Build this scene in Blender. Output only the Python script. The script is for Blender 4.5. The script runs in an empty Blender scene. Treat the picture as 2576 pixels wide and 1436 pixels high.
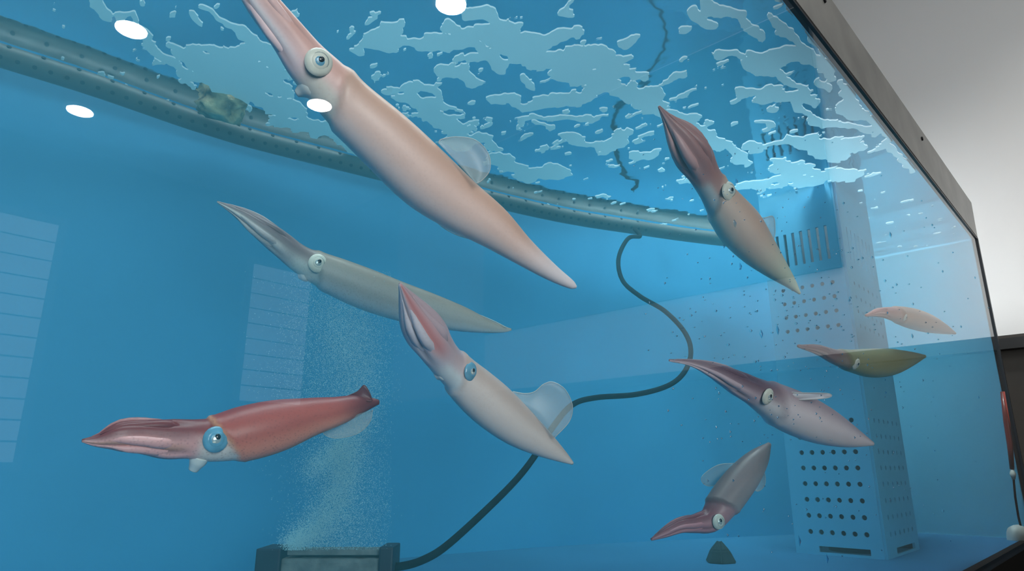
import bpy, bmesh, math, random
import numpy as np
from mathutils import Vector, Matrix
random.seed(7)
rng = np.random.default_rng(11)
SC = bpy.context.scene
COL = SC.collection

# ------------------------------------------------------------------ camera
D = 0.30                                   # camera stands 0.30 m in front of the tank glass (plane y = 0)
F_PX, CX, CY, YH, VX = 1660.0, 1288.0, 718.0, 1180.0, 2905.0
PITCH = math.atan((YH - CY) / F_PX)
AZ = math.atan((VX - CX) / math.hypot(F_PX, YH - CY))      # heading, measured from +X
HV = Vector((math.cos(AZ), math.sin(AZ), 0)); RV = Vector((math.sin(AZ), -math.cos(AZ), 0)); ZV = Vector((0, 0, 1))
FV = HV * math.cos(PITCH) + ZV * math.sin(PITCH)
UV = -HV * math.sin(PITCH) + ZV * math.cos(PITCH)
CAM = Vector((0, -D, 0))
def at(x, y, t):
    """world point seen at photo pixel x, y at depth t (metres along the view axis)"""
    return CAM + (FV + RV * ((x - CX) / F_PX) + UV * ((CY - y) / F_PX)) * t
def ray(x, y):
    return FV + RV * ((x - CX) / F_PX) + UV * ((CY - y) / F_PX)
cd = bpy.data.cameras.new('camera'); cam = bpy.data.objects.new('camera', cd); COL.objects.link(cam)
cd.sensor_width = 36.0; cd.lens = 36.0 * F_PX / 2576.0; cd.clip_start = 0.01; cd.clip_end = 60
M = Matrix((RV, UV, -FV)).transposed().to_4x4(); M.translation = CAM
cam.matrix_world = M
SC.camera = cam

# ------------------------------------------------------------------ world, lights, exposure
w = bpy.data.worlds.new('world'); SC.world = w; w.use_nodes = True
w.node_tree.nodes['Background'].inputs[0].default_value = (0.75, 0.85, 1.0, 1)
w.node_tree.nodes['Background'].inputs[1].default_value = 0.35
SC.view_settings.view_transform = 'Standard'; SC.view_settings.look = 'None'
SC.view_settings.exposure = 0.0; SC.view_settings.gamma = 1.0; SC.view_settings.use_curve_mapping = False
SC.cycles.caustics_reflective = False; SC.cycles.caustics_refractive = False
SC.cycles.use_denoising = True
SC.cycles.transparent_max_bounces = 12
SC.cycles.max_bounces = 4; SC.cycles.diffuse_bounces = 2; SC.cycles.glossy_bounces = 3; SC.cycles.volume_bounces = 0
SC.cycles.use_adaptive_sampling = True; SC.cycles.adaptive_threshold = 0.2
def area_light(name, loc, sx, sy, power, rot=(0, 0, 0), col=(1, 1, 1), spread=180):
    l = bpy.data.lights.new(name, 'AREA'); l.shape = 'RECTANGLE'; l.size = sx; l.size_y = sy; l.energy = power; l.color = col; l.spread = math.radians(spread)
    o = bpy.data.objects.new(name, l); COL.objects.link(o); o.location = loc; o.rotation_euler = rot
    return o
# added fill lights under the ceiling: two over the tank, two over the room
area_light('added_fill_tank', (2.0 * D, 1.7 * D, 7.25 * D), 9.0 * D, 2.6 * D, 24, col=(0.93, 0.97, 1.0), spread=110)
area_light('added_fill_tank_end', (5.6 * D, 0.9 * D, 7.1 * D), 3.0 * D, 1.6 * D, 23, rot=(math.radians(6), math.radians(-22), 0), col=(0.93, 0.97, 1.0), spread=76)  # added to brighten the right end of the tank
area_light('added_fill_room_right', (7.3 * D, -1.6 * D, 7.25 * D), 1.6 * D, 1.6 * D, 7.0, col=(1.0, 0.98, 0.96), spread=105)  # added to brighten the right wall and its reflection
area_light('added_fill_room', (-1.5 * D, -3.6 * D, 7.25 * D), 7.0 * D, 4.6 * D, 60, col=(1.0, 0.97, 0.94))

# added soft fill imitating daylight, behind and left of the photographer
area_light('added_fill_front', (-5.2 * D, -12.5 * D, 2.2 * D), 6.4 * D, 7.0 * D, 150, rot=(math.radians(90), 0, math.radians(-24)), col=(1.0, 0.98, 0.96))

# ------------------------------------------------------------------ materials
def srgb(r, g, b):
    f = lambda c: (c / 255 / 12.92) if c / 255 <= 0.04045 else ((c / 255 + 0.055) / 1.055) ** 2.4
    return (f(r), f(g), f(b), 1)
def new_mat(name):
    m = bpy.data.materials.new(name); m.use_nodes = True
    nt = m.node_tree; b = nt.nodes.get('Principled BSDF')
    return m, nt, b
def plain(name, col, rough=0.5, metal=0.0, noise=0.0, scale=20.0, spec=0.5, bump=0.0, dark=None):
    m, nt, b = new_mat(name)
    b.inputs['Base Color'].default_value = col; b.inputs['Roughness'].default_value = rough
    b.inputs['Metallic'].default_value = metal; b.inputs['Specular IOR Level'].default_value = spec
    if noise or bump:
        tc = nt.nodes.new('ShaderNodeTexCoord'); n = nt.nodes.new('ShaderNodeTexNoise'); n.inputs['Scale'].default_value = scale
        n.inputs['Detail'].default_value = 5
        nt.links.new(tc.outputs['Object'], n.inputs['Vector'])
        if noise:
            mx = nt.nodes.new('ShaderNodeMix'); mx.data_type = 'RGBA'
            d2 = dark or tuple(c * (1 - noise) for c in col[:3]) + (1,)
            mx.inputs[6].default_value = d2; mx.inputs[7].default_value = col
            rp = nt.nodes.new('ShaderNodeMapRange'); rp.inputs[1].default_value = 0.35; rp.inputs[2].default_value = 0.65
            nt.links.new(n.outputs['Fac'], rp.inputs[0]); nt.links.new(rp.outputs[0], mx.inputs[0])
            nt.links.new(mx.outputs[2], b.inputs['Base Color'])
        if bump:
            bp = nt.nodes.new('ShaderNodeBump'); bp.inputs['Strength'].default_value = bump; bp.inputs['Distance'].default_value = 0.01
            nt.links.new(n.outputs['Fac'], bp.inputs['Height']); nt.links.new(bp.outputs['Normal'], b.inputs['Normal'])
    return m
def emit(name, col, s):
    m, nt, b = new_mat(name)
    b.inputs['Base Color'].default_value = col
    b.inputs['Emission Color'].default_value = col; b.inputs['Emission Strength'].default_value = s
    return m
MAT = {}
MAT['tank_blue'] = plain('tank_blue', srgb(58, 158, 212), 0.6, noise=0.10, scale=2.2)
MAT['end_blue_lit'] = plain('end_blue_lit', srgb(120, 208, 244), 0.6, noise=0.06, scale=2.2)  # tank blue lightened to stand in for missing light at the right end
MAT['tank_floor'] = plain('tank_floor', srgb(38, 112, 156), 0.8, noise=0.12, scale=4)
MAT['steel'] = plain('steel', srgb(150, 150, 146), 0.42, metal=0.75, noise=0.22, scale=9)
MAT['seal'] = plain('seal', srgb(10, 16, 22), 0.4)
MAT['black_frame'] = plain('black_frame', srgb(5, 5, 5), 0.8, spec=0.05)
MAT['black_rubber'] = plain('black_rubber', srgb(7, 9, 12), 0.8, spec=0.1)
MAT['pipe'] = plain('pipe', srgb(84, 92, 92), 0.5, noise=0.3, scale=14)
MAT['hole'] = plain('hole', srgb(16, 30, 40), 0.9)
MAT['wall_white'] = plain('wall_white', srgb(200, 199, 196), 0.8)
MAT['wall_grey'] = plain('wall_grey', srgb(52, 60, 66), 0.85)
MAT['wall_mid'] = plain('wall_mid', srgb(128, 132, 134), 0.85)
MAT['wall_brown'] = plain('wall_brown', srgb(46, 42, 36), 0.7, noise=0.4, scale=3)
MAT['trim_black'] = plain('trim_black', srgb(9, 9, 8), 0.6)
MAT['ceiling'] = plain('ceiling', srgb(150, 152, 152), 0.9)
MAT['floor'] = plain('floor', srgb(96, 92, 86), 0.6, noise=0.2, scale=3)
MAT['dark_panel'] = plain('dark_panel', srgb(26, 44, 48), 0.7)
MAT['downlight'] = emit('downlight', (1, 0.97, 0.92, 1), 60)
MAT['white_trim'] = plain('white_trim', srgb(225, 225, 225), 0.5)
MAT['blind'] = emit('blind', (0.72, 0.88, 1.0, 1), 1.0)
MAT['window_frame'] = plain('window_frame', srgb(120, 128, 132), 0.6)
MAT['box_plastic'] = plain('box_plastic', srgb(96, 190, 232), 0.6, noise=0.08, scale=8)
MAT['box_dark'] = plain('box_dark', srgb(24, 44, 62), 0.8)  # interior shade behind the holes put into the colour
MAT['stone'] = plain('stone', srgb(34, 46, 42), 0.9, noise=0.5, scale=30, bump=0.6)
MAT['air_stone'] = plain('air_stone', srgb(120, 132, 134), 0.9, noise=0.45, scale=45, bump=0.5)
MAT['cap_dark'] = plain('cap_dark', srgb(16, 30, 50), 0.6, noise=0.3, scale=40)
MAT['sponge'] = plain('sponge', srgb(214, 202, 158), 0.95, noise=0.75, scale=26, bump=0.8, dark=srgb(52, 56, 50))
MAT['heater_red'] = plain('heater_red', srgb(120, 52, 46), 0.3)
MAT['heater_white'] = plain('heater_white', srgb(205, 205, 198), 0.35)
MAT['bubble'] = plain('bubble', srgb(180, 232, 244), 0.35)

def foam_material():
    m, nt, b = new_mat('foam'); nt.nodes.remove(b)
    out = nt.nodes['Material Output']
    df = nt.nodes.new('ShaderNodeBsdfDiffuse'); tr = nt.nodes.new('ShaderNodeBsdfTranslucent'); mx = nt.nodes.new('ShaderNodeMixShader')
    df.inputs['Color'].default_value = srgb(206, 232, 238); tr.inputs['Color'].default_value = srgb(118, 168, 186)
    mx.inputs[0].default_value = 0.5
    nt.links.new(df.outputs[0], mx.inputs[1]); nt.links.new(tr.outputs[0], mx.inputs[2]); nt.links.new(mx.outputs[0], out.inputs['Surface'])
    return m
MAT['foam'] = foam_material()
def surface_material():
    """underside of the water: Fresnel mirror (total reflection at grazing angles), clear from straight below"""
    m, nt, b = new_mat('water_surface'); nt.nodes.remove(b); out = nt.nodes['Material Output']
    gl = nt.nodes.new('ShaderNodeBsdfGlossy'); gl.inputs['Roughness'].default_value = 0.06; gl.inputs['Color'].default_value = (0.86, 0.93, 0.97, 1)
    tp = nt.nodes.new('ShaderNodeBsdfTransparent'); fr = nt.nodes.new('ShaderNodeFresnel'); fr.inputs['IOR'].default_value = 1.33
    mx = nt.nodes.new('ShaderNodeMixShader')
    tc = nt.nodes.new('ShaderNodeTexCoord'); n = nt.nodes.new('ShaderNodeTexNoise'); n.inputs['Scale'].default_value = 7; n.inputs['Detail'].default_value = 3
    bp = nt.nodes.new('ShaderNodeBump'); bp.inputs['Strength'].default_value = 0.10; bp.inputs['Distance'].default_value = 0.03
    nt.links.new(tc.outputs['Object'], n.inputs['Vector']); nt.links.new(n.outputs['Fac'], bp.inputs['Height'])
    nt.links.new(bp.outputs['Normal'], gl.inputs['Normal'])
    nt.links.new(fr.outputs[0], mx.inputs[0]); nt.links.new(tp.outputs[0], mx.inputs[1]); nt.links.new(gl.outputs[0], mx.inputs[2])
    nt.links.new(mx.outputs[0], out.inputs['Surface'])
    return m
MAT['water_surface'] = surface_material()
def glass_material():
    m, nt, b = new_mat('tank_glass'); nt.nodes.remove(b); out = nt.nodes['Material Output']
    gl = nt.nodes.new('ShaderNodeBsdfGlossy'); gl.inputs['Roughness'].default_value = 0.0
    tp = nt.nodes.new('ShaderNodeBsdfTransparent'); fr = nt.nodes.new('ShaderNodeFresnel'); fr.inputs['IOR'].default_value = 1.5
    mx = nt.nodes.new('ShaderNodeMixShader')
    nt.links.new(fr.outputs[0], mx.inputs[0]); nt.links.new(tp.outputs[0], mx.inputs[1]); nt.links.new(gl.outputs[0], mx.inputs[2])
    nt.links.new(mx.outputs[0], out.inputs['Surface'])
    return m
MAT['glass'] = glass_material()
def clear_material():
    m, nt, b = new_mat('glass_inner'); nt.nodes.remove(b); out = nt.nodes['Material Output']
    tp = nt.nodes.new('ShaderNodeBsdfTransparent'); tp.inputs['Color'].default_value = (0.985, 0.995, 0.995, 1)
    nt.links.new(tp.outputs[0], out.inputs['Surface'])
    return m
MAT['glass_inner'] = clear_material()
def droplet_material():
    m, nt, b = new_mat('droplet'); nt.nodes.remove(b); out = nt.nodes['Material Output']
    gl = nt.nodes.new('ShaderNodeBsdfGlossy'); gl.inputs['Roughness'].default_value = 0.08
    tp = nt.nodes.new('ShaderNodeBsdfTransparent'); tp.inputs['Color'].default_value = (0.55, 0.75, 0.85, 1)
    fr = nt.nodes.new('ShaderNodeFresnel'); fr.inputs['IOR'].default_value = 1.6; mx = nt.nodes.new('ShaderNodeMixShader')
    nt.links.new(fr.outputs[0], mx.inputs[0]); nt.links.new(tp.outputs[0], mx.inputs[1]); nt.links.new(gl.outputs[0], mx.inputs[2])
    nt.links.new(mx.outputs[0], out.inputs['Surface'])
    return m
MAT['droplet'] = droplet_material()
def water_volume():
    m, nt, b = new_mat('water_haze'); nt.nodes.remove(b); out = nt.nodes['Material Output']
    s = nt.nodes.new('ShaderNodeVolumeScatter'); s.inputs['Color'].default_value = (0.16, 0.68, 0.95, 1); s.inputs['Density'].default_value = 0.36
    a = nt.nodes.new('ShaderNodeVolumeAbsorption'); a.inputs['Color'].default_value = (0.12, 0.78, 0.96, 1); a.inputs['Density'].default_value = 0.55
    ad = nt.nodes.new('ShaderNodeAddShader')
    nt.links.new(s.outputs[0], ad.inputs[0]); nt.links.new(a.outputs[0], ad.inputs[1]); nt.links.new(ad.outputs[0], out.inputs['Volume']); m.cycles.homogeneous_volume = True; m.cycles.volume_sampling = 'DISTANCE'
    return m
MAT['water_haze'] = water_volume()
def skin_material(name, speck=(0.45, 0.28, 0.25, 1), amount=0.25, rough=0.38):
    m, nt, b = new_mat(name)
    at_ = nt.nodes.new('ShaderNodeAttribute'); at_.attribute_name = 'tint'
    tc = nt.nodes.new('ShaderNodeTexCoord')
    v = nt.nodes.new('ShaderNodeTexVoronoi'); v.inputs['Scale'].default_value = 330
    nt.links.new(tc.outputs['Object'], v.inputs['Vector'])
    mr = nt.nodes.new('ShaderNodeMapRange'); mr.inputs[1].default_value = 0.10; mr.inputs[2].default_value = 0.42; mr.inputs[3].default_value = 1; mr.inputs[4].default_value = 0
    nt.links.new(v.outputs['Distance'], mr.inputs[0])
    n = nt.nodes.new('ShaderNodeTexNoise'); n.inputs['Scale'].default_value = 16; n.inputs['Detail'].default_value = 4
    nt.links.new(tc.outputs['Object'], n.inputs['Vector'])
    mu = nt.nodes.new('ShaderNodeMath'); mu.operation = 'MULTIPLY'; nt.links.new(mr.outputs[0], mu.inputs[0]); nt.links.new(n.outputs['Fac'], mu.inputs[1])
    mu2 = nt.nodes.new('ShaderNodeMath'); mu2.operation = 'MULTIPLY'; mu2.inputs[1].default_value = amount; nt.links.new(mu.outputs[0], mu2.inputs[0])
    mx = nt.nodes.new('ShaderNodeMix'); mx.data_type = 'RGBA'; mx.inputs[7].default_value = speck
    nt.links.new(mu2.outputs[0], mx.inputs[0]); nt.links.new(at_.outputs['Color'], mx.inputs[6])
    nt.links.new(mx.outputs[2], b.inputs['Base Color'])
    b.inputs['Roughness'].default_value = rough; b.inputs['Specular IOR Level'].default_value = 0.35
    return m
MAT['skin_pale'] = skin_material('skin_pale')
MAT['skin_red'] = skin_material('skin_red', speck=(0.16, 0.03, 0.03, 1), amount=0.6)
MAT['skin_grey'] = skin_material('skin_grey', speck=(0.16, 0.12, 0.10, 1), amount=0.4)
def fin_material(name, col, alpha):
    m, nt, b = new_mat(name); out = nt.nodes['Material Output']
    b.inputs['Base Color'].default_value = col; b.inputs['Roughness'].default_value = 0.35
    tp = nt.nodes.new('ShaderNodeBsdfTransparent'); mx = nt.nodes.new('ShaderNodeMixShader'); mx.inputs[0].default_value = alpha
    nt.links.new(tp.outputs[0], mx.inputs[1]); nt.links.new(b.outputs[0], mx.inputs[2]); nt.links.new(mx.outputs[0], out.inputs['Surface'])
    return m
MAT['fin_clear'] = fin_material('fin_clear', srgb(190, 205, 210), 0.34)
MAT['fin_edge'] = fin_material('fin_edge', srgb(225, 232, 230), 0.45)
MAT['fin_red'] = fin_material('fin_red', srgb(128, 66, 70), 0.85)
MAT['fin_white'] = fin_material('fin_white', srgb(225, 228, 238), 0.75)
MAT['eye_white'] = plain('eye_white', srgb(222, 227, 216), 0.35, noise=0.12, scale=120)
MAT['eye_ring'] = plain('eye_ring', srgb(150, 162, 160), 0.3)
MAT['eye_blue'] = plain('eye_blue', srgb(110, 176, 208), 0.18, noise=0.3, scale=90)
MAT['eye_silver'] = plain('eye_silver', srgb(180, 200, 205), 0.15, metal=0.3)
MAT['pupil'] = plain('pupil', srgb(22, 32, 40), 0.12)
MAT['funnel'] = plain('funnel', srgb(214, 222, 222), 0.4)

# ------------------------------------------------------------------ mesh helpers
def link(name, me, mat, parent=None, smooth=True):
    if mat is not None and not me.materials: me.materials.append(mat)
    if smooth:
        for p in me.polygons: p.use_smooth = True
    o = bpy.data.objects.new(name, me); COL.objects.link(o)
    if parent is not None: o.parent = parent; o.matrix_parent_inverse = parent.matrix_world.inverted()
    return o
def from_bm(name, bm, mat, parent=None, smooth=False):
    me = bpy.data.meshes.new(name); bmesh.ops.recalc_face_normals(bm, faces=bm.faces[:]); bm.to_mesh(me); bm.free()
    return link(name, me, mat, parent, smooth)
def from_py(name, v, f, mat, parent=None, smooth=False):
    me = bpy.data.meshes.new(name); me.from_pydata([tuple(x) for x in v], [], f); me.update()
    return link(name, me, mat, parent, smooth)
def empty(name, loc):
    o = bpy.data.objects.new(name, None); COL.objects.link(o); o.location = loc; o.empty_display_size = 0.05
    o.matrix_world = Matrix.Translation(loc)
    return o
def tag(o, label=None, cat=None, group=None, kind=None):
    if label: o['label'] = label
    if cat: o['category'] = cat
    if group: o['group'] = group
    if kind: o['kind'] = kind
    return o
def box_bm(x0, x1, y0, y1, z0, z1, bm=None, bevel=0.0):
    bm = bm or bmesh.new()
    r = bmesh.ops.create_cube(bm, size=1.0)
    for v in r['verts']:
        v.co = Vector(((x0 + x1) / 2 + v.co.x * (x1 - x0), (y0 + y1) / 2 + v.co.y * (y1 - y0), (z0 + z1) / 2 + v.co.z * (z1 - z0)))
    if bevel:
        es = list({e for v in r['verts'] for e in v.link_edges})
        bmesh.ops.bevel(bm, geom=es, offset=bevel, segments=2, affect='EDGES', profile=0.7)
    return bm
def box(name, x0, x1, y0, y1, z0, z1, mat, parent=None, bevel=0.0):
    return from_bm(name, box_bm(x0, x1, y0, y1, z0, z1, bevel=bevel), mat, parent)
def smooth_path(pts, n):
    """Catmull-Rom through pts (any dimension), n samples by index"""
    P = np.array(pts, float); k = len(P)
    E_ = np.vstack([2 * P[0] - P[1], P, 2 * P[-1] - P[-2]])
    u = np.linspace(0, k - 1, n); i = np.minimum(u.astype(int), k - 2); s = (u - i)[:, None]
    p0, p1, p2, p3 = E_[i], E_[i + 1], E_[i + 2], E_[i + 3]
    return 0.5 * (2 * p1 + (p2 - p0) * s + (2 * p0 - 5 * p1 + 4 * p2 - p3) * s ** 2 + (3 * p1 - p0 - 3 * p2 + p3) * s ** 3)
def tube_data(path, radii, sides=10):
    """vertices, faces of a closed tube"""
    P = [Vector(p) for p in path]; n = len(P); V = []; Fc = []
    up = Vector((0.13, 0.21, 0.97))
    for i in range(n):
        T = (P[min(i + 1, n - 1)] - P[max(i - 1, 0)]).normalized()
        a = T.cross(up).normalized(); b = a.cross(T)
        r = radii[i] if hasattr(radii, '__len__') else radii
        for k in range(sides):
            th = 2 * math.pi * k / sides
            V.append(P[i] + (a * math.cos(th) + b * math.sin(th)) * r)
    for i in range(n - 1):
        for k in range(sides):
            k2 = (k + 1) % sides
            Fc.append((i * sides + k, i * sides + k2, (i + 1) * sides + k2, (i + 1) * sides + k))
    Fc.append(tuple(range(sides - 1, -1, -1))); Fc.append(tuple((n - 1) * sides + k for k in range(sides)))
    return V, Fc
def tube(name, path, radii, mat, parent=None, sides=10):
    v, f = tube_data(path, radii, sides); return from_py(name, v, f, mat, parent, True)

# ------------------------------------------------------------------ the room
XR, HC, YB, ZF = 10.0 * D, 7.4 * D, -16.5 * D, -1.05
XL, YT = -9.0 * D, 9.0 * D
def structure(o): o['kind'] = 'structure'; return o
structure(box('floor', XL, XR + .1, YB - .1, YT, ZF - .1, ZF, MAT['floor']))
structure(box('ceiling', XL, XR + .1, YB - .1, YT, HC, HC + .1, MAT['ceiling']))
wr = structure(empty('wall_right', (XR, 0, ZF)))
box('upper_wall', XR, XR + .1, -9.2 * D, YT, 1.58 * D, HC, MAT['wall_white'], wr)
box('ledge', XR - .05, XR + .1, YB, YT, 1.40 * D, 1.53 * D, MAT['trim_black'], wr)
box('lower_wall', XR, XR + .1, YB, YT, ZF, 1.40 * D, MAT['wall_brown'], wr)
box('trim_rail', XR - .02, XR + .1, YB, YT, 1.53 * D, 1.58 * D, MAT['wall_brown'], wr)
box('upper_wall', XR, XR + .1, -12.5 * D, -9.2 * D, 1.58 * D, HC, MAT['wall_mid'], wr)
box('upper_wall', XR, XR + .1, YB, -12.5 * D, 1.58 * D, HC, MAT['wall_grey'], wr)
structure(box('wall_rear', XL, XR, YB - .1, YB, ZF, HC, MAT['wall_grey']))
structure(box('wall_far', XL, XR, YT, YT + .1, ZF, HC, MAT['wall_white']))
pn = box('wall_panel', XR - .02, XR, -9.2 * D, -1.78 * D, 2.83 * D, HC - .02, MAT['dark_panel'], bevel=.004)
tag(pn, 'dark teal wall panel mirrored in the glass at upper right', 'panel')
def make_window(name, x0, x1, z0, z1, n):
    wn = structure(empty(name, ((x0 + x1) / 2, YB, z0)))
    t = .05
    for a in ((x0 - t, x0, z0 - t, z1 + t), (x1, x1 + t, z0 - t, z1 + t), (x0, x1, z1, z1 + t), (x0, x1, z0 - t, z0)):
        box('window_frame', a[0], a[1], YB, YB + .03, a[2], a[3], MAT['window_frame'], wn)
    h = (z1 - z0) / n
    me = box_bm(0, x1 - x0, 0, .012, .006, h - .006); m2 = bpy.data.meshes.new('slat'); me.to_mesh(m2); me.free(); m2.materials.append(MAT['blind'])
    for i in range(n):
        s = bpy.data.objects.new('slat', m2); COL.objects.link(s); s.parent = wn; s.matrix_parent_inverse = wn.matrix_world.inverted()
        s.location = (x0, YB + .004, z0 + i * h)
make_window('window_1', -1.5 * D, 3.28 * D, 0.12 * D, 5.45 * D, 12)
make_window('window_2', 7.95 * D, 9.75 * D, 1.75 * D, 5.6 * D, 9)
def downlight(x, yd, label):
    r = empty('ceiling_downlight', (x * D, -(yd - 1) * D, HC))
    bm = bmesh.new(); bmesh.ops.create_cone(bm, cap_ends=True, segments=40, radius1=.075, radius2=.075, depth=.012, matrix=Matrix.Translation((x * D, -(yd - 1) * D, HC - .012)))
    from_bm('diffuser', bm, MAT['downlight'], r)
    V, Fc = [], []
    for k in range(40):
        a = 2 * math.pi * k / 40
        for rr, zz in ((.076, HC - .014), (.094, HC - .008), (.094, HC)): V.append((x * D + rr * math.cos(a), -(yd - 1) * D + rr * math.sin(a), zz))
    for k in range(40):
        for j in range(2):
            a0 = k * 3 + j; b0 = ((k + 1) % 40) * 3 + j; Fc.append((a0, b0, b0 + 1, a0 + 1))
    from_py('trim_ring', V, Fc, MAT['white_trim'], r, True)
    tag(r, label, 'light', 'ceiling downlights mirrored in the tank glass')
ks = 7.35 / 6.0
downlight(2.17 * ks, 9.44 * ks, 'round ceiling downlight mirrored in the glass, top left above the perforated pipe')
downlight(2.33 * ks, 12.5 * ks, 'round ceiling downlight mirrored in the glass, furthest left below the perforated pipe')
downlight(5.08 * ks, 9.29 * ks, 'round ceiling downlight mirrored in the glass over the largest squid')
downlight(4.92 * ks, 5.74 * ks, 'round ceiling downlight mirrored in the glass at the very top edge')

# ------------------------------------------------------------------ the tank
ZS, ZB, XE, XA = 2.52 * D, -0.68 * D, 8.79 * D, -4.0 * D      # water level, tank floor, right end, left end
WALL = smooth_path([(-4, 4.3), (-1, 4.12), (0.42, 3.95), (2.67, 3.65), (4.73, 3.22), (6.3, 2.6), (7.6, 2.0), (8.75, 1.5)], 57) * D
tank = empty('aquarium_tank', (2.4 * D, 1.8 * D, ZB - .06))
tag(tank, 'large blue-walled aquarium with a steel top rim and black base frame', 'aquarium')
def extrude_wall(name, pts, z0, z1, th, mat, parent):
    P = [Vector((p[0], p[1], 0)) for p in pts]; n = len(P); V, Fc = [], []
    for i in range(n):
        T = (P[min(i + 1, n - 1)] - P[max(i - 1, 0)]).normalized(); N = Vector((-T.y, T.x, 0))
        for q in (P[i], P[i] + N * th):
            V.append((q.x, q.y, z0)); V.append((q.x, q.y, z1))
    for i in range(n - 1):
        a, b = i * 4, (i + 1) * 4
        Fc += [(a, b, b + 1, a + 1), (a + 2, a + 3, b + 3, b + 2), (a + 1, b + 1, b + 3, a + 3), (a, a + 2, b + 2, b)]
    Fc += [(0, 1, 3, 2), ((n - 1) * 4, (n - 1) * 4 + 2, (n - 1) * 4 + 3, (n - 1) * 4 + 1)]
    return from_py(name, V, Fc, mat, parent, False)
extrude_wall('back_panel', WALL, ZB, ZS + .13, .03, MAT['tank_blue'], tank)
ep = box('end_panel', XE - .012, XE + .006, .012, 1.52 * D, ZB, ZS + .13, MAT['end_blue_lit'], tank)
box('end_panel', XA - .03, XA, .012, 4.3 * D, ZB, ZS + .13, MAT['tank_blue'], tank)
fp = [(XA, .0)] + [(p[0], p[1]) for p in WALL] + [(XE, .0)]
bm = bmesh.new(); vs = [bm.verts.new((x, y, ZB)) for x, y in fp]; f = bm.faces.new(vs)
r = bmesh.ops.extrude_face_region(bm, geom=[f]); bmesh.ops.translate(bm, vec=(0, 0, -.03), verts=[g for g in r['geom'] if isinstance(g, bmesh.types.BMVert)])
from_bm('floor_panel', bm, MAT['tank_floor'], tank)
# front glass: only the outer face mirrors the room
gme = box_bm(XA, XE, 0, .010, ZB, ZS + .006); me = bpy.data.meshes.new('front_pane'); gme.to_mesh(me); gme.free()
me.materials.append(MAT['glass']); me.materials.append(MAT['glass_inner'])
for p in me.polygons: p.material_index = 0 if p.normal.y < -.5 else 1
tag(link('front_pane', me, None, tank, False), 'clear front glass mirroring the room')
# steel rim with a sloping right end, dark gasket under it
def prism_xz(name, pts, y0, y1, mat, parent, bevel=0.0):
    bm = bmesh.new(); a = [bm.verts.new((x, y0, z)) for x, z in pts]; b = [bm.verts.new((x, y1, z)) for x, z in pts]; n = len(pts)
    bm.faces.new(a); bm.faces.new(b[::-1])
    for i in range(n): bm.faces.new((a[i], b[i], b[(i + 1) % n], a[(i + 1) % n]))
    if bevel: bmesh.ops.bevel(bm, geom=bm.edges[:], offset=bevel, segments=2, affect='EDGES')
    return from_bm(name, bm, mat, parent)
prism_xz('top_rim', [(XA, 2.535 * D), (XE + .004, 2.535 * D), (XE + .022, 2.99 * D), (XA, 2.99 * D)], -.004, .016, MAT['steel'], tank, .0015)
box('rim_gasket', XA, XE + .002, -.003, .010, ZS - .0015, 2.535 * D, MAT['seal'], tank)
box('corner_seal', XE - .004, XE + .012, -.004, .014, ZB, 2.535 * D, MAT['seal'], tank)
box('corner_edge', XE + .012, XE + .026, -.002, .014, ZB, 2.535 * D, MAT['wall_brown'], tank)
box('base_frame', XA, XE + .03, -.012, .03, ZB - .25, ZB + .001, MAT['black_frame'], tank)
box('base_cabinet', XA, XE, .0, 4.2 * D, ZF, ZB - .035, MAT['black_frame'], tank)
for x, z in ((3.95 * D, 2.87 * D), (6.45 * D, 2.87 * D)):
    bm = bmesh.new(); bmesh.ops.create_cone(bm, cap_ends=True, segments=14, radius1=.006, radius2=.005, depth=.004, matrix=Matrix.Translation((x, -.005, z)) @ Matrix.Rotation(math.pi / 2, 4, 'X'))
    from_bm('rim_screw', bm, MAT['black_rubber'], tank)

# water: surface sheet and the blue haze of the water body
sf = [(XA, .0102)] + [(p[0], p[1]) for p in WALL] + [(XE - .012, .0102)]
bm = bmesh.new(); bm.faces.new([bm.verts.new((x, y, ZS)) for x, y in sf])
bmesh.ops.recalc_face_normals(bm, faces=bm.faces[:])
if bm.faces[0:1] and list(bm.faces)[0].normal.z < 0: bmesh.ops.reverse_faces(bm, faces=bm.faces[:])
me = bpy.data.meshes.new('water_surface'); bm.to_mesh(me); bm.free()
structure(link('water_surface', me, MAT['water_surface'], None, False))
bm = bmesh.new(); vs = [bm.verts.new((x, y + (.0015 if y < .02 else -.003), ZB + .002)) for x, y in sf]; f = bm.faces.new(vs)
r = bmesh.ops.extrude_face_region(bm, geom=[f]); bmesh.ops.translate(bm, vec=(0, 0, ZS - ZB - .005), verts=[g for g in r['geom'] if isinstance(g, bmesh.types.BMVert)])
structure(from_bm('water_body', bm, MAT['water_haze']))

# ------------------------------------------------------------------ foam drifting on the surface
def vnoise(x, y, seed):
    xi = np.floor(x).astype(np.int64); yi = np.floor(y).astype(np.int64); fx = x - xi; fy = y - yi
    def h(a, b):
        n = (a * 374761393 + b * 668265263 + seed * 982451653) & 0x7fffffff
        n = ((n ^ (n >> 13)) * 1274126177) & 0x7fffffff
        return ((n ^ (n >> 16)) & 0xffff) / 65535.0
    sx = fx * fx * (3 - 2 * fx); sy = fy * fy * (3 - 2 * fy)
    return (h(xi, yi) * (1 - sx) + h(xi + 1, yi) * sx) * (1 - sy) + (h(xi, yi + 1) * (1 - sx) + h(xi + 1, yi + 1) * sx) * sy
def fbm(x, y, seed, oct=5):
    s = 0; a = .5
    for k in range(oct): s = s + a * (vnoise(x, y, seed + k) - .5); x = x * 2.03 + 3.1; y = y * 2.03 + 1.7; a *= .52
    return s
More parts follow.
